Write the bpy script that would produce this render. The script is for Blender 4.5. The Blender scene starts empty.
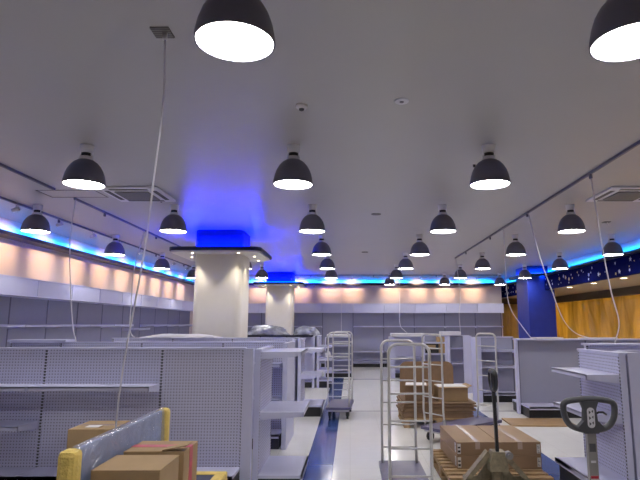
import bpy, bmesh, math, random
from mathutils import Vector, Matrix, noise
random.seed(7)
PI = math.pi
sc = bpy.context.scene
col = sc.collection
# ------------------------------------------------------------ camera, world, exposure
cd = bpy.data.cameras.new('camera'); cam = bpy.data.objects.new('camera', cd); col.objects.link(cam)
cam.location = (0, 0, 1.6); cam.rotation_euler = (PI / 2 + 0.158, 0, 0)
cd.sensor_width = 36; cd.lens = 530 * 36 / 640; cd.shift_x = -30 / 640; cd.clip_end = 200
sc.camera = cam
W = bpy.data.worlds.new('world'); sc.world = W; W.use_nodes = True
bg = W.node_tree.nodes['Background']; bg.inputs[0].default_value = (.55, .6, 1, 1); bg.inputs[1].default_value = .05
sc.view_settings.view_transform = 'Standard'; sc.view_settings.look = 'None'
sc.view_settings.exposure = 0.0; sc.view_settings.gamma = 1; sc.view_settings.use_curve_mapping = False
sc.cycles.use_denoising = True
sc.cycles.max_bounces = 10; sc.cycles.diffuse_bounces = 6
sc.cycles.sample_clamp_indirect = 6
LAMP = 43.0       # pendant diffuser radiance
LED = 190.0        # cove strip radiance
LED_CAP = 190.0
SPOT = 80.0       # warm track spots
CAPSPOT = 14.0
MALL = 290.0
# ------------------------------------------------------------ materials
def nt(m): return m.node_tree.nodes, m.node_tree.links
def mat(name, c, rough=.5, metal=0, var=.04, scale=6, bump=0, bscale=40, spec=.5, alpha=1, coat=0, trans=0):
    m = bpy.data.materials.new(name); m.use_nodes = True
    n, l = nt(m); b = n['Principled BSDF']
    b.inputs['Roughness'].default_value = rough; b.inputs['Metallic'].default_value = metal
    b.inputs['Specular IOR Level'].default_value = spec; b.inputs['Alpha'].default_value = alpha
    b.inputs['Coat Weight'].default_value = coat; b.inputs['Transmission Weight'].default_value = trans
    tc = n.new('ShaderNodeTexCoord'); nz = n.new('ShaderNodeTexNoise'); nz.inputs['Scale'].default_value = scale
    nz.inputs['Detail'].default_value = 4
    l.new(tc.outputs['Object'], nz.inputs['Vector'])
    mx = n.new('ShaderNodeMix'); mx.data_type = 'RGBA'; mx.name = 'colmix'
    mx.inputs[6].default_value = tuple(max(0, x * (1 - var * 2)) for x in c) + (1,)
    mx.inputs[7].default_value = tuple(min(1, x * (1 + var * 2)) for x in c) + (1,)
    l.new(nz.outputs['Fac'], mx.inputs[0]); l.new(mx.outputs[2], b.inputs['Base Color'])
    if bump:
        n2 = n.new('ShaderNodeTexNoise'); n2.inputs['Scale'].default_value = bscale; l.new(tc.outputs['Object'], n2.inputs['Vector'])
        bp = n.new('ShaderNodeBump'); bp.inputs['Strength'].default_value = bump; bp.inputs['Distance'].default_value = .02
        l.new(n2.outputs['Fac'], bp.inputs['Height']); l.new(bp.outputs[0], b.inputs['Normal'])
    return m
def emis(name, c, s):
    m = bpy.data.materials.new(name); m.use_nodes = True
    n, l = nt(m); n.clear(); e = n.new('ShaderNodeEmission'); o = n.new('ShaderNodeOutputMaterial')
    e.inputs[0].default_value = (*c, 1); e.inputs[1].default_value = s; l.new(e.outputs[0], o.inputs[0]); return m
def math_(n, l, op, a, b=None, c=None):
    x = n.new('ShaderNodeMath'); x.operation = op
    for i, v in enumerate((a, b, c)):
        if v is None: continue
        if isinstance(v, (int, float)): x.inputs[i].default_value = v
        else: l.new(v, x.inputs[i])
    return x.outputs[0]
def overlay(m, fac, c):
    """put colour c over the base colour where fac = 1"""
    n, l = nt(m); b = n['Principled BSDF']; src = b.inputs['Base Color'].links[0].from_socket
    mx = n.new('ShaderNodeMix'); mx.data_type = 'RGBA'
    l.new(fac, mx.inputs[0]); l.new(src, mx.inputs[6]); mx.inputs[7].default_value = (*c, 1); l.new(mx.outputs[2], b.inputs['Base Color'])
def coords(m):
    n, l = nt(m); tc = n.new('ShaderNodeTexCoord'); s = n.new('ShaderNodeSeparateXYZ'); l.new(tc.outputs['Object'], s.inputs[0]); return n, l, s
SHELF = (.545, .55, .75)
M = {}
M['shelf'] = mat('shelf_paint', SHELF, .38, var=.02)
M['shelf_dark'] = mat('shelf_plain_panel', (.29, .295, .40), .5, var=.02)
M['peg'] = mat('pegboard_paint', SHELF, .42, var=.02)
n, l, s = coords(M['peg'])
fx = math_(n, l, 'SUBTRACT', math_(n, l, 'FRACT', math_(n, l, 'MULTIPLY', s.outputs[0], 1 / .03)), .5)
fz = math_(n, l, 'SUBTRACT', math_(n, l, 'FRACT', math_(n, l, 'MULTIPLY', s.outputs[2], 1 / .03)), .5)
d2 = math_(n, l, 'ADD', math_(n, l, 'MULTIPLY', fx, fx), math_(n, l, 'MULTIPLY', fz, fz))
overlay(M['peg'], math_(n, l, 'LESS_THAN', d2, .042), (.17, .165, .23))
M['slot'] = mat('upright_paint', SHELF, .42, var=.02)
n, l, s = coords(M['slot'])
f1 = math_(n, l, 'LESS_THAN', math_(n, l, 'FRACT', math_(n, l, 'MULTIPLY', s.outputs[2], 1 / .03)), .6)
f2 = math_(n, l, 'LESS_THAN', math_(n, l, 'ABSOLUTE', s.outputs[0]), .011)
overlay(M['slot'], math_(n, l, 'MULTIPLY', f1, f2), (.02, .02, .03))
M['seam'] = mat('dark_upright_paint', (.13, .13, .20), .5)
M['kick'] = mat('black_kick', (.012, .012, .016), .5)
M['cone'] = mat('lamp_grey', (.13, .125, .17), .42, var=.03)
M['white'] = mat('white_plastic', (.72, .71, .76), .4, var=.02)
M['lampin'] = mat('lamp_reflector', (.9, .9, .9), .3)
M['disc'] = emis('lamp_glow', (1, .97, .93), LAMP)
M['black'] = mat('black_plastic', (.02, .02, .024), .42)
M['dgrey'] = mat('dark_grey_plastic', (.075, .077, .09), .5)
M['steel'] = mat('cart_tube_paint', (.60, .59, .60), .32, .25, var=.05)
M['rubber'] = mat('rubber', (.02, .02, .02), .7)
M['platform'] = mat('cart_platform_laminate', (.10, .09, .17), .36, var=.15, scale=14)
M['cable'] = mat('white_cable', (.68, .66, .72), .45)
M['kraft'] = mat('kraft_card', (.42, .285, .15), .75, var=.09, scale=5)
M['kraft2'] = mat('pale_kraft_card', (.335, .22, .135), .7, var=.08, scale=5)
M['kraft3'] = mat('dark_kraft_card', (.25, .155, .09), .8, var=.14, scale=9)
M['tape'] = mat('clear_tape', (.56, .44, .38), .22)
M['redtape'] = mat('red_tape', (.50, .03, .05), .35)
M['paper'] = mat('white_paper', (.78, .76, .75), .6)
M['wood'] = mat('pallet_wood', (.36, .235, .12), .8, var=.18, scale=12, bump=.3)
M['board'] = mat('brown_board', (.38, .24, .12), .6, var=.1)
M['jack'] = mat('worn_jack_paint', (.27, .225, .15), .55, .1, var=.35, scale=22)
M['jackgrey'] = mat('jack_shaft_paint', (.30, .29, .29), .4, .2)
M['yellow'] = mat('yellow_foam', (.84, .62, .17), .55, var=.1, scale=14, bump=.5, bscale=60)
M['blue'] = mat('blue_panel', (.26, .36, .62), .5, var=.25, scale=7)
M['navymat'] = mat('navy_mat', (.03, .035, .09), .6)
M['cream'] = mat('column_paint', (.80, .77, .71), .45, var=.02)
M['navy'] = mat('navy_paint', (.012, .03, .30), .45, var=.1)
M['neckglow'] = mat('neck_led_glow_tint', (.02, .07, .75), .5, spec=.2)  # blue LED glow on the column necks, put into their base colour
M['navybulk'] = mat('bulkhead_navy', (.004, .007, .085), .85, spec=.04)
M['navyedge'] = mat('dark_navy_trim', (.006, .008, .035), .35)
M['wall'] = mat('upper_wall_paint', (.74, .645, .63), .6, var=.03, scale=2)
M['ceil'] = mat('ceiling_paint', (.44, .43, .43), .34, var=.015, scale=1.5, spec=.55)
M['tan'] = mat('tan_soffit', (.34, .29, .22), .6)
M['brown'] = mat('brown_header', (.10, .075, .05), .6)
M['mall'] = mat('mall_wall_paint', (.62, .45, .22), .6, var=.2, scale=1.2)
M['grille'] = mat('grille_slats', (.20, .19, .18), .6)
n, l, s = coords(M['grille'])
overlay(M['grille'], math_(n, l, 'LESS_THAN', math_(n, l, 'FRACT', math_(n, l, 'MULTIPLY', s.outputs[1], 40)), .4), (.06, .055, .05))
M['gold'] = mat('gold_star', (.75, .6, .3), .4); M['silver'] = mat('pale_star', (.55, .6, .8), .4)
# floor
m = M['floor'] = mat('glossy_floor_tiles', (.84, .835, .83), .13, var=.03, scale=3)
n, l, s = coords(m)
def band(src, a, b): return math_(n, l, 'MULTIPLY', math_(n, l, 'GREATER_THAN', src, a), math_(n, l, 'LESS_THAN', src, b))
gx = math_(n, l, 'LESS_THAN', math_(n, l, 'FRACT', math_(n, l, 'MULTIPLY', s.outputs[0], 1 / .45)), .008)
gy = math_(n, l, 'LESS_THAN', math_(n, l, 'FRACT', math_(n, l, 'MULTIPLY', s.outputs[1], 1 / .45)), .008)
overlay(m, math_(n, l, 'MAXIMUM', gx, gy), (.66, .65, .62))
overlay(m, math_(n, l, 'MAXIMUM', band(s.outputs[1], 10.25, 10.33), band(s.outputs[1], 16.0, 16.25)), (.42, .42, .46))
overlay(m, math_(n, l, 'MAXIMUM', band(s.outputs[0], -.51, -.19), band(s.outputs[0], 2.06, 2.42)), (.035, .075, .27))
# films
def film(name, c, mixes, bump, scale, rough=.2, stretch=(1, 1, 1)):
    m = bpy.data.materials.new(name); m.use_nodes = True
    n, l = nt(m); n.clear(); o = n.new('ShaderNodeOutputMaterial')
    tr = n.new('ShaderNodeBsdfTransparent'); tl = n.new('ShaderNodeBsdfTranslucent'); df = n.new('ShaderNodeBsdfDiffuse'); gl = n.new('ShaderNodeBsdfGlossy')
    tl.inputs[0].default_value = (*c, 1); df.inputs[0].default_value = (*c, 1); gl.inputs['Roughness'].default_value = rough
    tr.inputs[0].default_value = (*[min(1, x * 1.1 + .1) for x in c], 1)
    tc = n.new('ShaderNodeTexCoord'); w = n.new('ShaderNodeTexNoise'); w.inputs['Scale'].default_value = scale; w.inputs['Distortion'].default_value = 1.5
    mp = n.new('ShaderNodeMapping'); mp.inputs['Scale'].default_value = stretch; l.new(tc.outputs['Object'], mp.inputs[0]); l.new(mp.outputs[0], w.inputs[0]); bp = n.new('ShaderNodeBump'); bp.inputs['Strength'].default_value = bump; bp.inputs['Distance'].default_value = .1
    l.new(w.outputs['Fac'], bp.inputs['Height'])
    for x in (tl, df, gl): l.new(bp.outputs[0], x.inputs['Normal'])
    prev = tr.outputs[0]
    if stretch[2] < 1:
        cr = n.new('ShaderNodeMapRange'); cr.inputs[1].default_value = .35; cr.inputs[2].default_value = .65; cr.inputs[3].default_value = .6; cr.inputs[4].default_value = 1.15
        w2 = n.new('ShaderNodeTexNoise'); w2.inputs['Scale'].default_value = 1.3; w2.inputs['Detail'].default_value = 5; w2.inputs['Distortion'].default_value = .8; l.new(mp.outputs[0], w2.inputs[0]); l.new(w2.outputs['Fac'], cr.inputs[0])
        hc = n.new('ShaderNodeHueSaturation'); hc.inputs['Color'].default_value = (*c, 1); l.new(cr.outputs[0], hc.inputs['Value'])
        for x in (tl, df, tr): l.new(hc.outputs[0], x.inputs[0])
    for sh, f in zip((tl, df, gl), mixes):
        mx = n.new('ShaderNodeMixShader'); mx.inputs[0].default_value = f
        l.new(prev, mx.inputs[1]); l.new(sh.outputs[0], mx.inputs[2]); prev = mx.outputs[0]
    l.new(prev, o.inputs[0]); return m
M['film'] = film('golden_dust_film', (.82, .65, .22), (.62, .25, .25), 1.0, 3.2, .2, (1, 1, .16))
M['wrap'] = film('clear_wrap', (.75, .76, .85), (.12, .18, .22), .35, 7, .2)
M['bundle'] = mat('grey_plastic_bundle', (.24, .25, .30), .18, var=.5, scale=5, bump=1, bscale=12, spec=.8)
M['warm'] = emis('warm_downlight', (1, .80, .52), 14)
M['warmbig'] = emis('mall_lamp_glow', (1, .74, .36), MALL)
M['ledblue'] = emis('led_blue', (0, .24, 1), LED)
M['ledcap'] = emis('led_deep_blue', (0, .012, 1), LED_CAP)
# ------------------------------------------------------------ mesh builder
class MB:
    def __init__(s, *mats): s.bm = bmesh.new(); s.mats = mats
    def _f(s, vs, m, smooth=False):
        try:
            f = s.bm.faces.new(vs); f.material_index = m; f.smooth = smooth
        except ValueError: pass
    def box(s, x0, x1, y0, y1, z0, z1, m=0):
        if x0 > x1: x0, x1 = x1, x0
        if y0 > y1: y0, y1 = y1, y0
        v = [s.bm.verts.new(p) for p in ((x0, y0, z0), (x1, y0, z0), (x1, y1, z0), (x0, y1, z0), (x0, y0, z1), (x1, y0, z1), (x1, y1, z1), (x0, y1, z1))]
        for q in ((3, 2, 1, 0), (4, 5, 6, 7), (0, 1, 5, 4), (1, 2, 6, 5), (2, 3, 7, 6), (3, 0, 4, 7)): s._f([v[i] for i in q], m)
        return s
    def prism(s, poly, axis, a, b, m=0, smooth=False):
        """poly of 2-D points extruded along axis from a to b. x: (y,z); y: (x,z); z: (x,y)"""
        def P(p, t): return {'x': (t, p[0], p[1]), 'y': (p[0], t, p[1]), 'z': (p[0], p[1], t)}[axis]
        A = [s.bm.verts.new(P(p, a)) for p in poly]; B = [s.bm.verts.new(P(p, b)) for p in poly]
        k = len(poly); s._f(A[::-1], m); s._f(B, m)
        for i in range(k): s._f([A[i], A[(i + 1) % k], B[(i + 1) % k], B[i]], m, smooth)
        return s
    def tube(s, pts, r, seg=8, m=0, closed=False, flat=1.0):
        pts = [Vector(p) for p in pts]; k = len(pts); rings = []; prev = None
        for i, p in enumerate(pts):
            if closed: t = pts[(i + 1) % k] - pts[i - 1]
            else: t = pts[min(i + 1, k - 1)] - pts[max(i - 1, 0)]
            t.normalize()
            if prev is None:
                u = t.orthogonal().normalized()
                if flat != 1.0: u = (Vector((0, 1, 0)) - t * t.y).normalized()
            else: u = (prev - t * prev.dot(t)).normalized()
            prev = u; w = t.cross(u); rr = r[i] if isinstance(r, (list, tuple)) else r
            rings.append([s.bm.verts.new(p + (u * math.cos(a) * flat + w * math.sin(a)) * rr) for a in [2 * PI * j / seg for j in range(seg)]])
        for i in range(k if closed else k - 1):
            A, B = rings[i], rings[(i + 1) % k]
            for j in range(seg): s._f([A[j], A[(j + 1) % seg], B[(j + 1) % seg], B[j]], m, True)
        if not closed: s._f(rings[0][::-1], m); s._f(rings[-1], m)
        return s
    def lathe(s, prof, c=(0, 0, 0), seg=24, m=0, capa=False, capb=False):
        rings = [[s.bm.verts.new((c[0] + r * math.cos(2 * PI * j / seg), c[1] + r * math.sin(2 * PI * j / seg), c[2] + z)) for j in range(seg)] for r, z in prof]
        for A, B in zip(rings, rings[1:]):
            for j in range(seg): s._f([A[j], A[(j + 1) % seg], B[(j + 1) % seg], B[j]], m, True)
        if capa: s._f(rings[0][::-1], m)
        if capb: s._f(rings[-1], m)
        return s
    def cyl(s, p0, p1, r, seg=16, m=0): return s.tube([p0, p1], r, seg, m)
    def build(s, name, parent=None, loc=None, bevel=0, rot=None):
        bmesh.ops.recalc_face_normals(s.bm, faces=s.bm.faces)
        me = bpy.data.meshes.new(name); s.bm.to_mesh(me); s.bm.free()
        for x in s.mats: me.materials.append(M[x])
        o = bpy.data.objects.new(name, me); col.objects.link(o)
        if parent: o.parent = parent
        if loc: o.location = loc
        if rot: o.rotation_euler = rot
        if bevel:
            b = o.modifiers.new('bevel', 'BEVEL'); b.width = bevel; b.segments = 2; b.limit_method = 'ANGLE'
        return o
def tag(o, label, cat, group=None):
    o['label'] = label; o['category'] = cat
    if group: o['group'] = group
    return o
def thing(name, label, cat, loc=(0, 0, 0), rz=0, group=None):
    o = bpy.data.objects.new(name, None); o.empty_display_size = .1; col.objects.link(o)
    o.location = loc; o.rotation_euler = (0, 0, rz); return tag(o, label, cat, group)
def struct(o): o['kind'] = 'structure'; return o
def copy_tree(o, loc, rz=None, label=None, group=None):
    def rec(a, p):
        c = a.copy(); col.objects.link(c); c.parent = p
        for ch in [x for x in bpy.data.objects if x.parent == a]: rec(ch, c)
        return c
    r = rec(o, None); r.location = loc
    if rz is not None: r.rotation_euler = (0, 0, rz)
    if label: r['label'] = label
    if group: r['group'] = group
    return r
def spot(parent, loc, target, watt, color, size=1.2, blend=.9, radius=.03):
    ld = bpy.data.lights.new('bulb', 'SPOT'); ld.energy = watt; ld.color = color; ld.spot_size = size; ld.spot_blend = blend; ld.shadow_soft_size = radius
    lo = bpy.data.objects.new('bulb', ld); col.objects.link(lo); lo.parent = parent; lo.location = loc
    lo.rotation_euler = (Vector(target) - Vector(loc)).to_track_quat('-Z', 'Y').to_euler(); return lo
# ------------------------------------------------------------ structure
CZ = 3.48
struct(MB('floor').box(-6.3, 13.2, -4, 27.2, -.1, 0).build('floor'))
struct(MB('ceil').box(-6.3, 6.7, -4, 27.2, CZ, CZ + .1).build('ceiling'))
struct(MB('wall').box(-6.35, -6.2, -4, 21.3, 0, CZ).build('wall_left'))
struct(MB('wall').box(-6.2, 6.02, 21.15, 21.3, 0, CZ).build('wall_back'))
struct(MB('wall').box(-6.3, 13.2, -4.1, -4, 0, CZ).build('wall_front'))
# right wall: starry navy bulkhead above the shopfront opening
b = MB('navybulk', 'gold', 'silver', 'wall')
b.box(6.3, 6.42, -4, 27, 2.71, 3.2)
b.box(6.42, 6.7, -4, 27, 2.75, CZ, 3)
def star(mb, x, y, z, r, m, pts=5):
    poly = []
    a0 = random.random()
    for i in range(pts * 2):
        rr = r if i % 2 == 0 else r * .45; a = a0 + PI * i / pts
        poly.append((y + rr * math.cos(a), z + rr * math.sin(a)))
    mb.prism(poly, 'x', x - .006, x, m)
yy = 8.0
while yy < 26:
    yy += random.uniform(.16, .42)
    for q in range(2):
        star(b, 6.3, yy + random.uniform(-.1, .1), random.uniform(2.78, 3.12), random.choice((.02, .03, .04, .06)), random.choice((1, 2, 2)))
struct(b.build('wall_right'))
struct(MB('tan').box(6.42, 8.5, -4, 27, 2.71, 2.75).build('ceiling_soffit'))
struct(MB('brown').box(8.35, 8.5, -4, 27, 2.47, 2.71).box(5.85, 8.35, 23, 23.15, 2.47, 2.71).build('trim_1'))
struct(MB('tan').box(8.5, 13.2, -4, 27.2, 3.1, 3.2).build('ceiling_mall'))
struct(MB('mall').box(13, 13.2, -4, 27.2, 0, 3.1).build('wall_mall'))
struct(MB('mall').box(-6, 13, 27, 27.2, 0, CZ).build('wall_mall_end'))
# cove ledges
struct(MB('navyedge').box(-6.2, -5.92, -4, 21.15, 3.13, 3.2).build('trim_2'))
struct(MB('navyedge').box(-5.92, 6.02, 20.87, 21.15, 3.13, 3.2).build('trim_3'))
b = MB('navyedge'); b.box(6.14, 6.3, -4, 16.95, 3.14, 3.2).box(6.14, 6.3, 18.5, 26, 3.14, 3.2)
b.box(5.55, 6.14, 16.95, 17.1, 3.14, 3.2).box(5.55, 5.7, 17.1, 18.35, 3.14, 3.2).box(5.55, 6.14, 18.35, 18.5, 3.14, 3.2)
struct(b.build('trim_4'))
struct(MB('navy').box(5.74, 6.6, 17.15, 18.3, 0, CZ).build('wall_pillar'))
# led strips: an aluminium channel on the ledge, its lit side turned to the wall
def led(lab, axis, a0, a1, w, d):
    """w: wall coordinate, d: direction (+-1) from wall into the room"""
    t = thing('led_strip', lab, 'light strip', (0, 0, 3.2))
    def bx(mb, u0, u1, z0, z1):
        u0, u1 = sorted((w + d * u0, w + d * u1))
        return mb.box(u0, u1, a0, a1, z0, z1) if axis == 'y' else mb.box(a0, a1, u0, u1, z0, z1)
    bx(MB('ledblue'), .125, .128, .003, .028).build('diffuser', t)
    bx(bx(MB('white'), .129, .136, 0, .034), .115, .129, .030, .034).build('channel', t)
led('blue glowing LED strip in the left wall cove', 'y', 2, 20.9, -6.2, 1)
led('blue glowing LED strip in the back wall cove', 'x', -6.0, 5.8, 21.15, -1)
led('blue glowing LED strip above the starry bulkhead', 'y', 2, 26.5, 6.42, -1)
led('short blue LED strip in front of the navy pillar', 'x', 5.76, 6.28, 17.15, -1)
led('short blue LED strip on the aisle side of the navy pillar', 'y', 17.15, 18.3, 5.74, -1)
# storefront film
b = MB('film'); N = 260; cols_ = []
for i in range(N + 1):
    y = 4 + 19 * i / N
    cols_.append([b.bm.verts.new((8.60 + .22 * noise.noise((y * 1.1 + z * .5, z * .2, 0)) + .08 * noise.noise((y * 4 - z * 1.2, z * .3, 3)), y, z)) for z in [2.5 * k / 14 for k in range(15)]])
for A, B in zip(cols_, cols_[1:]):
    for k in range(14): b._f([A[k], B[k], B[k + 1], A[k + 1]], 0, True)
o = tag(b.build('plastic_film'), 'golden translucent plastic film hung over the shopfront at right', 'film')
o.modifiers.new('solid', 'SOLIDIFY').thickness = .002
b = MB('film'); cols_ = []
for i in range(31):
    x = 5.85 + 2.5 * i / 30
    cols_.append([b.bm.verts.new((x, 23.08 + .04 * noise.noise((x * 2, z * .4, 7)), z)) for z in [2.48 * k / 8 for k in range(9)]])
for A, B in zip(cols_, cols_[1:]):
    for k in range(8): b._f([A[k], B[k], B[k + 1], A[k + 1]], 0, True)
o = tag(b.build('plastic_film'), 'golden plastic film seen beyond the end of the back wall', 'film')
o.modifiers.new('solid', 'SOLIDIFY').thickness = .002
for i, y in enumerate((7, 10.5, 14, 17.5, 21, 24.8)):
    t = thing('ceiling_light', 'warm round lamp in the passage behind the golden film', 'light', (10.6 if y < 24 else 8.2, y, 3.1), 0, 'passage lamps behind the film')
    MB('white').lathe([(.26, 0), (.26, -.03), (.22, -.03)], capa=True).build('frame', t)
    MB('warmbig').lathe([(.22, -.02), (.22, -.028)], capb=True, capa=True).build('diffuser', t)
for y, w in ((16.0, 'farthest'), (14.4, 'middle'), (12.8, 'nearest')):
    t = thing('downlight', 'round warm downlight under the starry bulkhead, %s of three' % w, 'light', (6.62, y, 2.71), 0, 'soffit downlights')
    MB('white').lathe([(.10, 0), (.10, -.01), (.075, -.01), (.075, 0)]).build('rim', t)
    MB('warm').lathe([(.075, -.004), (.075, -.008)], capa=True, capb=True).build('diffuser', t)
    spot(t, (0, 0, -.02), (0, 0, -2), 25, (1, .8, .5), 2.0)
# ------------------------------------------------------------ columns
def rrect(x0, x1, y0, y1, r, n=6):
    p = []
    for cx, cy, a in ((x1 - r, y1 - r, 0), (x0 + r, y1 - r, PI / 2), (x0 + r, y0 + r, PI), (x1 - r, y0 + r, 1.5 * PI)):
        for i in range(n + 1): p.append((cx + r * math.cos(a + PI / 2 * i / n), cy + r * math.sin(a + PI / 2 * i / n)))
    return p
def column(cx, cy, lab, lab2):
    w, d = .48, .46
    o = struct(MB('cream').prism(rrect(cx - w, cx + w, cy - d, cy + d, .13), 'z', 0, 3.0, smooth=True).build('wall_column'))
    struct(MB('neckglow').prism(rrect(cx - w, cx + w, cy - d, cy + d, .13), 'z', 3.0, CZ, smooth=True).build('wall_column_neck'))
    t = thing('column_canopy', lab, 'canopy', (cx, cy, 2.985))
    b = MB('cream', 'navyedge')
    b.prism(rrect(-.87, .87, -.82, .82, .16), 'z', 0, .03, 0); b.prism(rrect(-.9, .9, -.85, .85, .18), 'z', .03, .10, 1)
    b.build('canopy_board', t)
    b = MB('ledcap')
    for s in (-1, 1):
        b.box(-.62, .62, s * .60 - .012, s * .60 + .012, .10, .125); b.box(s * .64 - .012, s * .64 + .012, -.58, .58, .10, .125)
    b.build('led_strip', t)
    for x, y in ((-.46, -.64), (.44, -.64), (.66, -.1), (-.66, 0), (.62, .6), (-.62, .6)):
        MB('warm').lathe([(.021, 0), (.021, -.006)], (x, y, 0), 12, capa=True, capb=True).build('downlight', t)
        spot(t, (x, y, -.02), (x * .9, y * .9, -2), CAPSPOT, (1, .88, .66), 1.5, 1, .03)
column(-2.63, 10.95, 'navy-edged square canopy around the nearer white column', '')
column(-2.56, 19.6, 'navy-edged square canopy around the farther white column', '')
# ------------------------------------------------------------ pendant lamps
def make_lamp(label, loc):
    t = thing('pendant_lamp', label, 'lamp', loc, 0, 'grey dome pendant lamps')
    prof = [(.208, 0), (.209, .012), (.204, .05), (.193, .105), (.175, .158), (.15, .203), (.118, .24), (.082, .265), (.06, .272)]
    MB('cone').lathe(prof, seg=32).lathe([(r - .008, z if z == 0 else z - .006) for r, z in prof], seg=32).lathe([(.208, 0), (.200, 0)], seg=32).build('shade', t)
    MB('disc').lathe([(.198, .012), (.198, .016)], seg=32, capa=True, capb=True).build('diffuser', t)
    MB('white').lathe([(.066, .268), (.068, .305), (.052, .31)], seg=20, capb=True).build('collar', t)
    MB('black').lathe([(.052, .305), (.052, .345)], seg=20, capa=True, capb=True).build('socket', t)
    b = MB('white').lathe([(.066, .345), (.068, .42), (.072, .43)], seg=20, capa=True, capb=True)
    for a in (0, PI): b.box(.05 * math.cos(a) - .006, .05 * math.cos(a) + .006, -.012, .012, .29, .345)
    b.build('mount', t)
    return t
XS = [-4.98, -2.80, -.60, 1.475, 3.51, 5.56]
rows = {0: [1, 2, 3, 4], 1: [0, 1, 2, 3, 4, 5], 2: [0, 1, 2, 3, 4, 5], 3: [0, 2, 3, 4, 5], 4: [0, 1, 2, 3, 4, 5], 5: [0, 1, 2, 3, 4, 5], 6: [0, 1, 3, 4, 5]}
RW = ['nearest row', 'second row from the front', 'third row from the front', 'fourth row from the front', 'fifth row from the front', 'sixth row from the front', 'farthest row']
CW = ['by the left wall', 'in line with the white columns', 'in the line left of centre', 'in the line right of centre', 'in the line right of the track', 'by the starry bulkhead']
L0 = None
for r, cs in rows.items():
    for c in cs:
        lab = 'grey dome pendant lamp, %s, %s' % (RW[r], CW[c])
        loc = (XS[c], 2.57 + 2.85 * r, 3.05)
        if L0 is None: L0 = make_lamp(lab, loc)
        else: copy_tree(L0, loc, label=lab)
# ------------------------------------------------------------ ceiling tracks, spotlights, fittings
def track(x0, y0, x1, y1, lab):
    t = thing('ceiling_track', lab, 'track', ((x0 + x1) / 2, (y0 + y1) / 2, CZ))
    dx, dy = (x1 - x0) / 2, (y1 - y0) / 2
    b = MB('cone')
    if abs(dx) > abs(dy): b.box(-abs(dx), abs(dx), -.015, .015, -.032, 0)
    else: b.box(-.015, .015, -abs(dy), abs(dy), -.032, 0)
    b.build('rail', t)
    k = max(abs(dx), abs(dy)); i = -k + 1.0
    while i < k - .5:
        p = (i, 0, -.06) if abs(dx) > abs(dy) else (0, i, -.06)
        MB('cone').box(p[0] - .014, p[0] + .014, p[1] - .02, p[1] + .02, -.085, -.03).build('clip', t); i += 2.4
track(3.0, 3.0, 3.0, 15.0, 'grey track running along the ceiling at right')
track(-4.13, 3.5, -4.13, 7.2, 'near piece of the grey track along the left ceiling')
track(-4.13, 7.75, -4.13, 20.2, 'long far piece of the grey track along the left ceiling')
track(-5.2, 3.5, -5.2, 20.2, 'spotlight track closest to the left wall cove')
track(-4.9, 20.25, 5.8, 20.25, 'spotlight track in front of the back wall cove')
def spotlight(loc, dirv, lab, grp):
    t = thing('track_spotlight', lab, 'spotlight', loc, 0, grp)
    d = Vector(dirv).normalized()
    MB('white').cyl((0, 0, .0), (0, 0, -.06), .012, 8).build('stem', t)
    c = Vector((0, 0, -.085)); a = c - d * .05; e = c + d * .05
    MB('white').cyl(a, e, .034, 14).build('head', t)
    MB('warm').cyl(e, e + d * .003, .026, 14).build('lens', t)
    spot(t, e + d * .02, e + d, SPOT, (1, .64, .38), 1.22, 1.0, .03)
y = 5.55
while y < 20:
    spotlight((-5.2, y, CZ - .032), (-1, 0, -.42), 'small white spotlight on the track nearest the left wall', 'left wall track spotlights'); y += 1.26
for x in (-4.6, -3.55, -2.0, -.79, .08, 1.66, 2.69, 3.76, 4.86):
    spotlight((x, 20.25, CZ - .032), (0, 1, -.45), 'small white spotlight on the track before the back wall', 'back wall track spotlights')
def cassette(x, y, lab):
    t = thing('air_conditioner', lab, 'air conditioner', (x, y, CZ))
    MB('white').box(-.42, .42, -.42, .42, -.03, 0).build('panel', t, bevel=.02)
    MB('grille').box(-.24, .24, -.24, .24, -.05, -.03).build('grille', t, bevel=.01)
    for s in (-1, 1):
        MB('black').box(-.27, .27, s * .335 - .03, s * .335 + .03, -.034, -.029).build('air_slot', t)
        MB('black').box(s * .335 - .03, s * .335 + .03, -.27, .27, -.034, -.029).build('air_slot', t)
cassette(-3.08, 7.5, 'square ceiling air conditioner panel at left above the column')
cassette(4.02, 7.5, 'square ceiling air conditioner panel at the right edge')
t = thing('smoke_detector', 'white smoke detector left of centre on the ceiling', 'smoke detector', (-.42, 4.36, CZ))
MB('white').lathe([(.05, 0), (.05, -.02), (.035, -.035)], capa=True, capb=True).build('base', t); MB('black').lathe([(.025, -.034), (.02, -.048)], capa=True, capb=True, seg=14).build('sensor', t)
t = thing('ceiling_speaker', 'round white flush ceiling disc right of centre', 'ceiling fitting', (.44, 4.27, CZ))
MB('white').lathe([(.062, 0), (.058, -.01)], capb=True, capa=True).build('rim', t); MB('cone').lathe([(.02, -.009), (.018, -.014)], capb=True, capa=True, seg=12).build('nozzle', t)
tag(MB('grille').lathe([(.085, 0), (.085, -.008)], capa=True, capb=True).build('ceiling_vent', loc=(.45, 8.95, CZ)), 'small grey round ceiling vent between the lamps', 'vent')
tag(MB('grille').lathe([(.085, 0), (.085, -.012)], capa=True, capb=True).build('ceiling_vent', loc=(.39, 13.8, CZ)), 'farther small grey round vent near the back', 'vent')
for x, y, w in ((-.62, 6.15, 'left'), (1.48, 6.1, 'centre'), (-2.9, 7.95, 'air conditioner')):
    tag(MB('black').lathe([(.018, 0), (.012, -.03)], capa=True, capb=True, seg=12).build('sprinkler_head', loc=(x, y, CZ)), 'tiny dark ceiling nozzle near the %s lamp' % w if w != 'air conditioner' else 'tiny dark ceiling nozzle beside the air conditioner', 'sprinkler')
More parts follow.
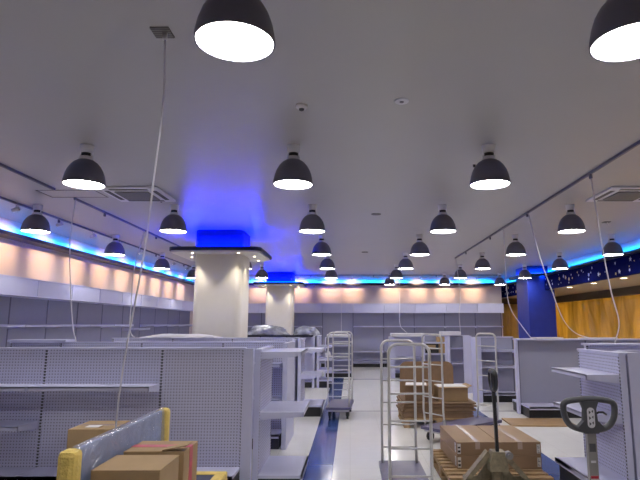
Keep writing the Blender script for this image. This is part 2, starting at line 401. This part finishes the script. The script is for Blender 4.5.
# access hatch outline
b = MB('grille')
for a in ((-4.45, -3.62, 7.3, 7.315), (-4.45, -3.62, 7.72, 7.735), (-4.46, -4.445, 7.3, 7.735), (-3.63, -3.615, 7.3, 7.735)): b.box(*a, CZ - .004, CZ)
tag(b.build('access_hatch'), 'thin outline of an access hatch beside the left track', 'hatch')
def jbox(x, y, lab):
    t = thing('outlet_box', lab, 'outlet box', (x, y, CZ))
    MB('grille').box(-.06, .06, -.06, .06, -.012, 0).build('plate', t); MB('white').cyl((.02, 0, -.01), (.02, 0, -.06), .014, 10).build('gland', t)
    return t
jbox(-1.22, 3.19, 'small square outlet plate with cable at upper left ceiling')
jbox(4.76, 9.67, 'small outlet box on the ceiling at right')
# ------------------------------------------------------------ cables
def smooth(pts, n=10):
    P = [Vector(p) for p in pts]; P = [P[0] * 2 - P[1]] + P + [P[-1] * 2 - P[-2]]; out = []
    for i in range(1, len(P) - 2):
        for k in range(n):
            t = k / n; a, b, c, d = P[i - 1], P[i], P[i + 1], P[i + 2]
            out.append(.5 * ((2 * b) + (c - a) * t + (2 * a - 5 * b + 4 * c - d) * t * t + (-a + 3 * b - 3 * c + d) * t ** 3))
    return out + [P[-2]]
def cable(pts, r, lab): tag(MB('cable').tube(smooth(pts), r, 6).build('hanging_cable'), lab, 'cable')
cable([(-1.2, 3.19, 3.42), (-1.21, 3.25, 3.04), (-1.28, 3.35, 2.53), (-1.36, 3.5, 2.19), (-1.44, 3.6, 1.83), (-1.56, 3.75, 1.36), (-1.65, 3.9, .97), (-1.67, 3.95, .80)], .0065, 'long white cable hanging from ceiling plate to the wrapped bench')
cable([(-4.13, 7.78, 3.45), (-4.17, 7.8, 2.84), (-4.1, 7.8, 2.1), (-3.95, 7.65, 1.59), (-3.86, 7.6, 1.365)], .008, 'thin white cable dropping from the left track, leftmost')
cable([(-4.13, 10.5, 3.45), (-4.17, 10.2, 2.64), (-4.08, 9.95, 1.95), (-4.06, 9.9, 1.59), (-4.03, 9.93, 1.42), (-3.98, 9.95, 1.365)], .009, 'white cable looping down behind the long ceiling cable at left')
cable([(3.0, 6.4, 3.45), (3.08, 6.42, 2.62), (3.19, 6.5, 2.02), (3.31, 6.6, 1.63), (3.3, 6.72, 1.375)], .008, 'white cable hanging from the right track onto the shelf top')
cable([(3.0, 8.75, 3.45), (3.21, 8.85, 2.66), (3.43, 9.1, 2.26), (3.77, 9.5, 1.71), (4.11, 9.85, 1.46), (4.41, 9.98, 1.36), (4.73, 10.1, 1.35)], .009, 'white cable slanting down from the right track by the pillar')
cable([(3.0, 10.2, 3.45), (3.01, 10.2, 2.25), (3.08, 10.2, 1.87), (3.22, 10.1, 1.59), (3.36, 10.0, 1.35)], .008, 'thin white cable hanging left of the navy pillar')
cable([(-.35, 20.25, 3.45), (-.33, 20.3, 2.4), (-.33, 20.35, 1.2), (-.33, 20.4, .2)], .008, 'faint cable hanging before the back wall, leftmost')
cable([(1.9, 20.25, 3.45), (1.88, 20.2, 2.4), (1.82, 19.5, 1.6), (1.78, 16.85, 1.34)], .008, 'faint cable hanging before the back wall above white carton')
cable([(3.0, 14.9, 3.45), (3.08, 14.9, 2.4), (3.05, 14.95, 1.9), (3.08, 15.0, 1.3), (3.1, 15.05, .01)], .008, 'faint cable hanging in front of the back shelving at right')
# ------------------------------------------------------------ shelving units
def unit(name, label, cat, loc, rz, bays, H=1.34, shelves=(), base=.4, t=.05, double=False, panel='peg', cap=.0, sides=(), header=None,
         group=None, base_h=.16, kick=True, dark_cap=False, up_w=.03, plain_back=True, base_skip=()):
    """faces local -y; shelves: (bay, z, depth) - negative depth = rear side; sides: (x, width, y0, y1) full-height end panels"""
    T = thing(name, label, cat, loc, rz, group)
    xs = [0]
    for w in bays: xs.append(xs[-1] + w)
    for i in range(len(bays)):
        MB(panel).box(xs[i] + up_w / 2, xs[i + 1] - up_w / 2, -t / 2, t / 2, base_h, H - .012).build('back_panel', T)
    for x in xs:
        b = MB('seam' if panel == 'shelf_dark' else 'slot').box(-up_w / 2, up_w / 2, -t / 2 - .004, t / 2 + .004, 0, H - .01); b.build('upright', T, loc=(x, 0, 0))
    W = xs[-1]
    cw = max(t / 2 + .012, cap)
    MB('navyedge' if dark_cap else 'shelf', 'shelf').box(-.02, W + .02, -cw, cw, H - .012, H + (.03 if dark_cap else .008)).build('top_cap', T)
    for sgn in ((-1, 1) if double else (-1,)):
        if not base: break
        for i in range(len(bays)):
            if i in base_skip: continue
            MB('shelf').box(xs[i] + .005, xs[i + 1] - .005, sgn * t / 2, sgn * base, base_h, base_h + .03).box(xs[i] + .005, xs[i + 1] - .005, sgn * (base - .02), sgn * base, base_h - .02, base_h + .03).build('base_deck', T)
            if kick: MB('kick').box(xs[i] + .006, xs[i + 1] - .006, sgn * t / 2, sgn * (base - .04), 0, base_h).build('kick_plate', T)
    for bi, z, dep in shelves:
        x0, x1 = xs[bi] + .012, xs[bi + 1] - .012; sg = -1 if dep > 0 else 1; d = abs(dep); y0 = sg * t / 2; y1 = sg * (t / 2 + d)
        b = MB('shelf').box(x0, x1, y0, y1, z - .012, z).box(x0, x1, y1 - sg * .012, y1, z - .04, z + .003)
        o = b.build('shelf', T)
        for x in (x0, x1 - .004):
            MB('shelf').prism([(y0, z - .012), (y1, z - .012), (y1, z - .045), (y0, z - .08)], 'x', x, x + .004).build('bracket', o)
    for x, w, y0, y1 in sides:
        MB('shelf').box(x, x + w, y0, y1, 0, H).build('end_panel', T)
    if header:
        z0, z1, d = header
        for i in range(len(bays)):
            MB('shelf').box(xs[i] + .006, xs[i + 1] - .006, -d, -t / 2, z0, z1).build('header_panel', T)
        MB('shelf').box(0, W, -d - .015, -d + .0, z0 - .02, z0).box(0, W, -d - .015, -d, z1, z1 + .02).build('header_trim', T)
    return T
G = 'gondola shelf unit'
GL = 'low gondola shelf units'
# A: front left gondola, panel toward the camera
unit('gondola_shelf', 'long perforated gondola filling the lower left foreground', G, (-5.54, 5.63, 0), 0, [1.2, 1.2, 1.2, .84], 1.355,
     shelves=[(0, 1.0, .30), (1, 1.0, .30), (2, 1.0, .30), (1, .64, .36), (0, .64, .36), (2, 1.0, -.35)], base=.38, double=True, group=GL, sides=[(4.44, .103, -.05, .03)])
unit('endcap_shelf', 'white end shelf with plates facing the aisle, nearest at left', G, (-.965, 5.70, 0), PI / 2, [.84], 1.335,
     shelves=[(0, 1.315, .43), (0, .70, .46)], base=.48, base_h=.05, group='endcap shelf units')
# B
unit('gondola_shelf', 'long gondola just behind the foreground left gondola', G, (-4.75, 7.6, 0), 0, [.70, 1.13, 1.14, .86], 1.35,
     shelves=[(3, 1.08, .35), (2, 1.08, .35), (3, .62, .35)], base=.42, double=False, group=GL, sides=[(3.86, .06, -.42, .55)])
# C
unit('gondola_shelf', 'third gondola row at left, in front of nearer white column', G, (-4.36, 9.95, 0), 0, [1.1, 1.1, 1.1], 1.35,
     shelves=[(2, 1.0, .3)], base=.35, group=GL, sides=[(3.32, .06, -.3, .5)])
unit('endcap_shelf', 'second endcap shelf behind the nearest one, by the blue stripe', G, (-.90, 9.68, 0), PI / 2, [.82], 1.33,
     shelves=[(0, 1.16, .38), (0, .72, .36)], base=.42, group='endcap shelf units')
# D counter-topped
unit('gondola_shelf', 'gondola with a dark-edged top carrying plastic bundles', G, (-3.08, 14.35, 0), 0, [.7, .7, .7], 1.29,
     shelves=[(2, .9, .3)], base=.38, cap=.28, dark_cap=True, panel='shelf', group=GL, sides=[(2.11, .06, -.4, .4)])
unit('endcap_shelf', 'third endcap shelf along the left edge of the aisle', G, (-.82, 13.98, 0), PI / 2, [.8], 1.3,
     shelves=[(0, 1.05, .32), (0, .75, .34), (0, .45, .36)], base=.38, group='endcap shelf units')
# E
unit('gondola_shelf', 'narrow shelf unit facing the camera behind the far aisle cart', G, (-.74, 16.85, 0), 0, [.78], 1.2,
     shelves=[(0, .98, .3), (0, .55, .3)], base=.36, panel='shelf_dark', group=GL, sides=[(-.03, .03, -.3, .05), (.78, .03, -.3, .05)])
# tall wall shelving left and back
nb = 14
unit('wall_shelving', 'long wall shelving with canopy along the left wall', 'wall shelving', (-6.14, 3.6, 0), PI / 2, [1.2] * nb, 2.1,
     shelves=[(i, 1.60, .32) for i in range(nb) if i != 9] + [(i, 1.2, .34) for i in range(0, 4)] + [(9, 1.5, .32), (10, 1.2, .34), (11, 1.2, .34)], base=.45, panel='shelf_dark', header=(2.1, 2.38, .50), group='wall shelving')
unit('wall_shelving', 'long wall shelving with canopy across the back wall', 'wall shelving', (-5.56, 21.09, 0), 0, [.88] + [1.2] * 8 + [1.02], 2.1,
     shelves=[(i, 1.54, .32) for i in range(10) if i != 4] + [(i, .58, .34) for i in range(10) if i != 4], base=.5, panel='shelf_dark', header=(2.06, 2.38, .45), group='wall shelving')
# right side
unit('gondola_shelf', 'perforated gondola cut off by the right edge of the photo', G, (2.60, 5.22, 0), 0, [1.0, 1.0], 1.345,
     shelves=[(1, .9, .3)], base=.0, group=GL, sides=[(-.065, .10, -.28, .03)])
unit('endcap_shelf', 'white endcap with three shelves facing left, at right foreground', G, (2.49, 5.83, 0), -PI / 2, [.86], 1.335,
     shelves=[(0, 1.145, .31), (0, .79, .31)], base=.35, base_h=.20, group='endcap shelf units')
unit('gondola_shelf', 'gondola tops glimpsed behind the right foreground endcap', G, (2.95, 6.75, 0), 0, [1.1, 1.1], 1.36,
     shelves=[(0, 1.2, .3), (1, 1.2, .3)], base=.3, group=GL, cap=.1)
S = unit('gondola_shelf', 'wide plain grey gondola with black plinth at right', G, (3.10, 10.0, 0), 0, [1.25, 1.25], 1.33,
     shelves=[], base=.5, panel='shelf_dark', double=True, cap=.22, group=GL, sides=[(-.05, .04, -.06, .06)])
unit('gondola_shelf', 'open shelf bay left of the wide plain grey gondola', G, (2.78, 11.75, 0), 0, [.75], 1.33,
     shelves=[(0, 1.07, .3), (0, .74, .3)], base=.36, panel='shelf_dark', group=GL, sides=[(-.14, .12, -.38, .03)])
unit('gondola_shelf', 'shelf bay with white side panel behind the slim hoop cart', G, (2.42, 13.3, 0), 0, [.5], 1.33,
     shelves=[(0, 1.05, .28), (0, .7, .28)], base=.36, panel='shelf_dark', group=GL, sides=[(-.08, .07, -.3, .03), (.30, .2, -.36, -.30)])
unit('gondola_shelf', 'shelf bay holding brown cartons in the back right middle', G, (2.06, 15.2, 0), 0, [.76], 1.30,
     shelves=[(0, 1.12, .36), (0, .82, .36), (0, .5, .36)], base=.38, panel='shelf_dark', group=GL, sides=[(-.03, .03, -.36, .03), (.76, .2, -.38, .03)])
unit('gondola_shelf', 'shelf unit with ribbed back and white carton on top', G, (1.24, 16.9, 0), 0, [1.05], 1.22,
     shelves=[(0, .62, .3)], base=.38, panel='peg', group=GL, sides=[(-.04, .17, -.4, .03), (1.03, .05, -.4, .03)])
# ------------------------------------------------------------ cartons
def carton(label, loc, rz, sx, sy, sz, m='kraft', tape='tape', flap=0, sticker=None, group=None, along='y', name='carton', seam=True):
    t = thing(name, label, 'box', loc, rz, group)
    MB(m).box(-sx / 2, sx / 2, -sy / 2, sy / 2, 0, sz).build('body', t, bevel=.004)
    e = .0015
    if tape:
        b = MB(tape)
        if along == 'y': b.box(-.025, .025, -sy / 2 - e, sy / 2 + e, sz - .0, sz + e).box(-.025, .025, -sy / 2 - e, -sy / 2 + .001, sz - .07, sz + e)
        else: b.box(-sx / 2 - e, sx / 2 + e, -.034, .034, sz, sz + e).box(sx / 2 - .001, sx / 2 + e, -.034, .034, 0, sz + e)
        b.build('tape', t)
    if sticker:
        for (face, a0, a1, z0, z1) in sticker:
            b = MB('paper', 'black')
            if face == 'front':
                b.box(a0, a1, -sy / 2 - e, -sy / 2, z0, z1)
                k = 0
                while z0 + .008 + k * .014 < z1 - .01: b.box(a0 + .006, a1 - .006 - .01 * (k % 3), -sy / 2 - e * 1.6, -sy / 2 - e, z0 + .008 + k * .014, z0 + .013 + k * .014, 1); k += 1
            else:
                s = 1 if face == 'right' else -1
                b.box(s * (sx / 2), s * (sx / 2 + e), a0, a1, z0, z1)
                k = 0
                while z0 + .008 + k * .014 < z1 - .01: b.box(s * (sx / 2 + e), s * (sx / 2 + e * 1.6), a0 + .006, a1 - .006 - .01 * (k % 3), z0 + .008 + k * .014, z0 + .013 + k * .014, 1); k += 1
            b.build('shipping_label', t)
    return t
# pallets
def pallet(label, loc, rz, w, d):
    t = thing('pallet', label, 'pallet', loc, rz, 'wooden pallets')
    for i in range(9):
        y = -d / 2 + .045 + i * (d - .09) / 8
        MB('wood').box(-w / 2, w / 2, y - .045, y + .045, .122, .144).build('top_board', t)
    for x in (-w / 2 + .05, 0, w / 2 - .05):
        for y in (-d / 2 + .06, 0, d / 2 - .06): MB('wood').box(x - .04, x + .04, y - .06, y + .06, .018, .104).build('block', t)
        MB('wood').box(x - .05, x + .05, -d / 2, d / 2, .104, .122).build('stringer', t)
        MB('wood').box(x - .05, x + .05, -d / 2, d / 2, 0, .018).build('bottom_board', t)
    return t
pallet('wooden pallet under long cartons, with the pallet truck', (1.455, 5.98, 0), .0, 1.0, 1.2)
bw, bd = .43, .92
k = 0
for lv in range(2):
    for s in (0, 1):
        lab = '%s long brown carton in the %s layer on the near pallet' % (('left', 'right')[s], ('lower', 'upper')[lv])
        tt = carton(lab, (1.30 + s * (bw + .005), 6.16, .145 + lv * .132), .02, bw, bd, .13, 'kraft2', 'tape' if lv else None, group='long cartons on the near pallet', along='y',
               sticker=[('left', -.42, -.36, .02, .11)] if s == 0 else [('front', .17, .205, .02, .11)])
        if s == 0:
            MB('paper', 'black').box(-bw / 2 + .005, -bw / 2 + .04, -bd / 2 - .0015, -bd / 2, .015, .115).box(-bw / 2 + .01, -bw / 2 + .035, -bd / 2 - .003, -bd / 2 - .0015, .03, .05, 1).box(-bw / 2 + .01, -bw / 2 + .035, -bd / 2 - .003, -bd / 2 - .0015, .07, .085, 1).build('shipping_label', tt)
# far pallet with flattened cartons
pallet('wooden pallet under the stack of flattened brown cartons', (1.40, 9.2, 0), 0, 1.1, 1.1)
z = .145
for i in range(11):
    w = 1.12 + random.uniform(-.03, .04); x = 1.40 + random.uniform(-.03, .03); d = 1.0 + random.uniform(-.03, .04)
    o = MB('kraft3').box(-w / 2, w / 2, -d / 2, d / 2, 0, .019).build('flattened_carton', loc=(x, 9.2, z), rot=(0, 0, random.uniform(-.015, .015)))
    tag(o, 'flattened brown carton lying in the stack on the far pallet', 'cardboard', 'flattened cartons on the far pallet'); z += .021
zt = z
def opencarton(label, loc, rz, sx, sy, sz, papers=True, m='kraft'):
    t = thing('open_carton', label, 'box', loc, rz)
    b = MB(m); w = .006
    b.box(-sx / 2, sx / 2, -sy / 2, sy / 2, 0, w).box(-sx / 2, sx / 2, -sy / 2, -sy / 2 + w, w, sz).box(-sx / 2, sx / 2, sy / 2 - w, sy / 2, w, sz)
    b.box(-sx / 2, -sx / 2 + w, -sy / 2 + w, sy / 2 - w, w, sz).box(sx / 2 - w, sx / 2, -sy / 2 + w, sy / 2 - w, w, sz).build('body', t)
    MB(m).box(-sx / 2, sx / 2, -sy / 2 - .10, -sy / 2, sz, sz + w).build('flap', t); MB(m).prism([(sx / 2, sz), (sx / 2 + .07, sz + .02), (sx / 2 + .07, sz + .026), (sx / 2, sz + w)], 'y', -sy / 2, sy / 2).build('flap', t)
    if papers: MB('paper').box(-sx / 2 + .01, sx / 2 - .01, -sy / 2 + .01, sy / 2 - .01, w, sz + .01).build('packing_paper', t)
    return t
opencarton('open brown carton with white packing paper, right on the far stack', (1.66, 9.05, zt + .001), .03, .48, .42, .22)
opencarton('open brown carton with white packing paper, left on the far stack', (1.10, 9.1, zt + .001), -.12, .36, .4, .24, m='kraft3')
# big sheet with rounded corners leaning behind
b = MB('kraft3'); pts = []
for cx, cz, a in ((.98 - .14, .95 - .12, 0), (.14, .95 - .12, PI / 2)):
    for i in range(7): pts.append((cx + .13 * math.cos(a + PI / 2 * i / 6), cz + .11 * math.sin(a + PI / 2 * i / 6)))
b.prism([(.98, 0)] + pts + [(0, 0)][:1] , 'y', -.008, .008)
tag(b.build('cardboard_sheet', loc=(.89, 9.80, 0), rot=(-.03, 0, 0)), 'large upright brown cardboard sheet with rounded top corners', 'cardboard')
# cartons on the far shelf bay
carton('brown carton on the upper shelf of the far carton bay', (2.63, 15.02, .822), 0, .34, .26, .25, 'kraft', None, group='cartons on far shelves')
carton('dark brown carton on the top of the far carton bay', (2.6, 15.0, 1.122), 0, .38, .24, .14, 'kraft', None, group='cartons on far shelves')
tag(MB('black', 'kraft').box(-.18, .18, -.12, .12, 0, .26).box(-.13, .10, -.125, -.12, .10, .22, 1).build('black_crate', loc=(2.255, 14.985, .824), bevel=.01), 'black crate left of the cartons on the far shelf bay', 'crate')
o = MB('white').box(-.52, .5, -.3, .3, 0, .10).build('white_carton', loc=(1.80, 16.75, 1.23), rot=(0, 0, .05), bevel=.012); tag(o, 'flat white carton on top of the ribbed-back shelf unit', 'box')
o = MB('white').box(-.24, .24, -.16, .16, 0, .09).build('white_carton', loc=(2.45, 13.2, 1.34), bevel=.01); tag(o, 'small white carton on top beside the slim hoop cart', 'box')
o = MB('white').box(-.36, .38, -.1, .2, 0, .09).build('folded_sheets', loc=(-.36, 16.75, 1.209), bevel=.02); tag(o, 'folded white sheets on top of the narrow shelf unit', 'sheets')
for x, y, w, d, lab in ((3.65, 10.0, .5, .3, 'white panel lying flat on the wide grey gondola, left'), (4.55, 9.9, .7, .1, 'white panel lying flat on the wide grey gondola, right')):
    tag(MB('white').box(-w / 2, w / 2, -d / 2, d / 2, 0, .025).build('spare_shelf', loc=(x, y, 1.339), rot=(0, 0, .05)), lab, 'shelf panel')
tag(MB('board').box(-.52, .52, -.33, .33, 0, .022).build('wooden_board', loc=(3.1, 9.08, 0), rot=(0, 0, -.03), bevel=.003), 'flat brown board on the floor before the grey gondola', 'board')
tag(MB('shelf').box(-.4, .4, -.14, .14, 0, .03).build('spare_shelf', loc=(-4.35, 7.62, 1.36), rot=(0, 0, .02)), 'spare shelf lying on the second left gondola', 'shelf panel')
# plastic bundles
def bundle(label, loc, sx, sy, sz, m='bundle', seed=0, name='plastic_bundle'):
    bm = bmesh.new(); bmesh.ops.create_icosphere(bm, subdivisions=4, radius=1)
    for v in bm.verts:
        k = 1 + .22 * noise.noise(v.co * 1.7 + Vector((seed, 0, 0))) + .08 * noise.noise(v.co * 6 + Vector((seed, 3, 0)))
        c = v.co * k; v.co = Vector((c.x * sx, c.y * sy, max(0, c.z) * sz if c.z > 0 else 0))
    bmesh.ops.remove_doubles(bm, verts=bm.verts, dist=.0005)
    for f in bm.faces: f.smooth = True
    me = bpy.data.meshes.new(name); bm.to_mesh(me); bm.free(); me.materials.append(M[m])
    o = bpy.data.objects.new(name, me); col.objects.link(o); o.location = loc; return tag(o, label, 'plastic bundle')
bundle('crumpled grey plastic bundle on the dark-edged gondola, left of the pair', (-2.2, 14.35, 1.321), .55, .26, .27, seed=2)
bundle('crumpled grey plastic bundle on the dark-edged gondola, by the aisle', (-1.15, 14.35, 1.321), .36, .26, .24, seed=9)
bundle('low sheet of clear plastic heaped on the third gondola row', (-3.1, 9.95, 1.36), .7, .12, .07, 'white', seed=5)
bundle('white bag slumped on the endcap shelf by the far cart', (-.62, 14.35, .752), .13, .15, .15, 'white', seed=3)
# ------------------------------------------------------------ hoop carts
def hoop_cart(label, loc, rz, L=1.1, Wd=.365, H=1.46):
    """length along local y, hoops at both ends"""
    t = thing('hoop_cart', label, 'cart', loc, rz, 'tall hoop-ended stock carts')
    MB('platform').prism(rrect(-Wd / 2 - .035, Wd / 2 + .035, -L / 2 - .05, L / 2 + .05, .03), 'z', .165, .205).build('platform', t)
    MB('steel').box(-Wd / 2, Wd / 2, -L / 2, -L / 2 + .03, .13, .165).box(-Wd / 2, Wd / 2, L / 2 - .03, L / 2, .13, .165).box(-.03, .03, -L / 2, L / 2, .13, .165).build('underframe', t)
    for s in (-1, 1):
        y = s * L / 2; r = .075; pts = [(-Wd / 2, y - s * .03, .20), (-Wd / 2, y, .42)]
        for i in range(7):
            a = PI - PI / 2 * i / 6; pts.append((-Wd / 2 + r + r * math.cos(a), y, H - r + r * math.sin(a)))
        for i in range(7):
            a = PI / 2 - PI / 2 * i / 6; pts.append((Wd / 2 - r + r * math.cos(a), y, H - r + r * math.sin(a)))
        pts += [(Wd / 2, y, .42), (Wd / 2, y - s * .03, .20)]
        MB('steel').tube(pts, .014, 8).build('hoop', t)
        z = H - .19
        while z > .3: MB('steel').cyl((-Wd / 2, y, z), (Wd / 2, y, z), .0085, 8).build('rung', t); z -= .222
    for sx in (-1, 1):
        for sy in (-1, 1):
            x, y = sx * (Wd / 2 - .03), sy * (L / 2 - .09)
            f = MB('black').box(x - .03, x + .03, y - .035, y + .035, .115, .165).box(x - .03, x - .022, y - .02, y + .02, .05, .12).box(x + .022, x + .03, y - .02, y + .02, .05, .12).build('caster', t)
            MB('rubber').cyl((x - .018, y, .062), (x + .018, y, .062), .062, 20).build('wheel', f)
    return t
hoop_cart('tall hoop-ended cart with shiny dark platform, nearest, centre', (.507, 5.2, 0), 0, 1.09, Wd=.35, H=1.43)
hoop_cart('tall hoop-ended cart in the aisle behind the left endcaps', (-.17, 9.85, 0), -.06, .95)
hoop_cart('slanted hoop-ended cart behind the near pallet of cartons', (1.62, 7.95, 0), math.atan2(.8, 1.02) - PI / 2 , 1.2)
# ------------------------------------------------------------ pallet trucks
def pallet_truck(label, loc, rz, steer, lean):
    """forks along local +y, steering head at origin; steer turns the handle about z"""
    t = thing('pallet_truck', label, 'pallet truck', loc, rz, 'hand pallet trucks')
    for s in (-1, 1):
        MB('jack').box(s * .20 - .06, s * .20 + .06, .18, 1.32, .055, .085).box(s * .20 - .06, s * .20 - .052, .18, 1.32, .03, .055).build('fork', t)
        MB('rubber').cyl((s * .19 - .03, 1.2, .033), (s * .19 + .03, 1.2, .033), .033, 16).build('load_roller', t)
    b = MB('jack')
    b.prism([(-.27, .06), (.27, .06), (.27, .20), (.17, .20), (.045, .36), (-.045, .36), (-.17, .20), (-.27, .20)], 'y', .14, .152)
    for sg in (-1, 1):
        b.prism([(sg * .30, .19), (sg * .25, .19), (sg * .05, .40), (sg * .08, .44)], 'y', .05, .15)
        b.box(sg * .25, sg * .29, .05, .2, .05, .20)
    b.box(-.27, .27, .12, .2, .06, .10)
    b.build('body', t)
    b = MB('jack'); b.cyl((0, .06, .12), (0, .06, .30), .05, 16); b.prism([(-.08, .28), (.085, .28), (.08, .36), (.06, .45), (-.05, .45), (-.08, .36)], 'y', -.03, .11)
    b.build('pump', t)
    b = MB('jackgrey').cyl((.09, -.06, .425), (.09, .0, .425), .034, 18); b.cyl((.09, -.075, .425), (.09, -.06, .425), .018, 12); b.build('valve_boss', t)
    st = MB('dgrey').cyl((-.09, .03, .09), (.09, .03, .09), .018, 12).build('axle', t)
    for s in (-1, 1):
        b = MB('rubber', 'jack').cyl((s * .075 - .024, .0, .09), (s * .075 + .024, .0, .09), .09, 26); b.cyl((s * .075 - .026, .0, .09), (s * .075 + .026, .0, .09), .05, 20, 1)
        w = b.build('steering_wheel', t); w.rotation_euler = (0, 0, steer)
    # handle in its own frame: local x = width of the grip, y = thickness
    R = Matrix.Rotation(steer, 4, 'Z') @ Matrix.Rotation(lean, 4, 'X')
    def put(mb, name, par, loc0=(0, .02, .38)):
        o = mb.build(name, par); o.matrix_local = Matrix.Translation(loc0) @ R if par is t else Matrix.Identity(4); return o
    sh = put(MB('jackgrey' if lean == 0 else 'black').box(-.026, .026, -.014, .014, 0, .62), 'handle_shaft', t)
    b = MB('white', 'redtape', 'black', 'dgrey')
    f = -.0155
    b.box(-.022, .022, f, -.014, .20, .37)
    b.box(-.022, .022, f - .001, f, .355, .37, 1).box(-.014, .014, f - .001, f, .29, .335, 2).box(-.02, .02, f - .001, f, .262, .272, 2).box(-.02, .02, f - .001, f, .235, .255, 1).box(-.02, .02, f - .001, f, .21, .218, 2)
    put(b, 'warning_sticker', sh)
    put(MB('dgrey').box(-.018, .018, f, -.014, .50, .545), 'embossed_plate', sh); put(MB('white').box(-.014, .014, f, -.014, .44, .452), 'serial_plate', sh)
    # grip loop
    hw, z0, z1 = .148, .62, .785
    prof = [(-.05, z0 + .0), (-.105, z0 + .018), (-.136, z0 + .055), (-hw, z0 + .105), (-.142, z1 - .018), (-.10, z1 - .002), (0, z1 + .006), (.10, z1 - .002), (.142, z1 - .018), (hw, z0 + .105), (.136, z0 + .055), (.105, z0 + .018), (.05, z0)]
    P = smooth([(x, 0, z) for x, z in prof] + [(prof[0][0], 0, prof[0][1])], 5)[:-1]
    b = MB('dgrey' if lean == 0 else 'black').tube(P, .0175 if lean == 0 else .021, 10, closed=True, flat=1.1)
    b.prism([(-.04, z0 - .02), (.04, z0 - .02), (.075, z0 + .015), (.04, z0 + .05), (.034, z1 - .05), (.05, z1 - .005), (-.05, z1 - .005), (-.034, z1 - .05), (-.04, z0 + .05), (-.075, z0 + .015)], 'y', -.019, .019)
    gr = put(b, 'grip_loop', sh)
    b = MB('white', 'dgrey')
    b.prism(rrect(-.021, .021, z0 + .012, z1 - .04, .02), 'y', -.0225, -.019)
    for q in range(3):
        zc = z0 + .035 + q * .032
        b.prism([(-.012, zc - .010), (.0, zc), (-.012, zc + .010)], 'y', -.0235, -.0225, 1); b.prism([(.012, zc - .004), (.003, zc + .006), (.014, zc + .014)], 'y', -.0235, -.0225, 1)
    put(b, 'control_plate', gr)
    put(MB('black').tube([(.035, 0, z0 + .085), (.055, 0, z0 + .096), (.08, 0, z0 + .096), (.10, 0, z0 + .082)], .006, 8), 'release_lever', gr)
    return t
pallet_truck('worn pallet truck with black handle in front of the carton pallet', (1.355, 5.10, 0), 0, PI / 2 - .1, -.02)
pallet_truck('pallet truck with big dark grey grip and sticker, right foreground', (1.39, 3.22, 0), PI, PI, 0)
# ------------------------------------------------------------ bench in wrap and cartons at lower left
t = thing('padded_bench', 'yellow-edged padded bench wrapped in clear plastic, lower left', 'bench', (-1.45, 3.6, 0))
MB('blue').box(-.016, .014, -.66, .62, .50, .95).build('backrest', t, bevel=.01)
for y0, y1 in ((-.76, -.66), (.62, .72)): MB('yellow').box(-.05, .05, y0, y1, .0, .96).build('side_bolster', t, bevel=.03)
MB('yellow').box(.03, .52, -.74, -.68, .42, .50).box(.03, .52, .58, .66, .42, .50).box(.44, .52, -.68, .58, .42, .50).build('seat_rim', t, bevel=.012)
MB('navymat').box(.03, .44, -.68, .58, .42, .492).build('seat_mat', t)
for y in (-.68, .6): MB('yellow').box(.42, .5, y - .04, y + .04, 0, .42).build('leg', t, bevel=.01)
b = MB('wrap'); N = 36; rings = []
for i in range(N + 1):
    y = -.665 + 1.30 * i / N; ring = []
    for (x, z) in ((-.060, .30), (-.040, .6), (-.024, .93), (-.012, .964), (.012, .964), (.026, .93), (.040, .6), (.060, .505)):
        k = noise.noise((y * 4, x * 9, z * 3)) * .010; ring.append(b.bm.verts.new((x + k * (1 if x > 0 else -1) * .6, y, z + (abs(k) * .5 if z > .95 else 0))))
    rings.append(ring)
for A, B in zip(rings, rings[1:]):
    for k in range(7): b._f([A[k], A[k + 1], B[k + 1], B[k]], 0, True)
b.build('plastic_wrap', t)
o = carton('brown carton nearest the camera on the wrapped bench', (-1.195, 3.14, .501), .0, .37, .32, .325, 'kraft', None, group=None)
MB('kraft').prism([(-.16, .325), (.16, .330), (.16, .336), (-.16, .331)], 'x', -.185, .185).build('flap', o)
o = carton('brown carton with red tape and white label on the wrapped bench', (-1.195, 3.54, .501), .0, .37, .30, .335, 'kraft', 'redtape', along='x', sticker=[('front', .13, .19, .03, .16)])
b = MB('kraft'); b.prism([(.05, .337), (.20, .365), (.20, .371), (.05, .343)], 'y', -.15, -.06); b.build('flap', o)
o = carton('tall brown carton standing behind the wrapped bench', (-2.14, 4.74, 0), .04, .36, .40, .75, 'kraft', 'tape', along='x')
MB('paper').box(-.08, .03, -.12, -.03, .75, .753).build('shipping_label', o)
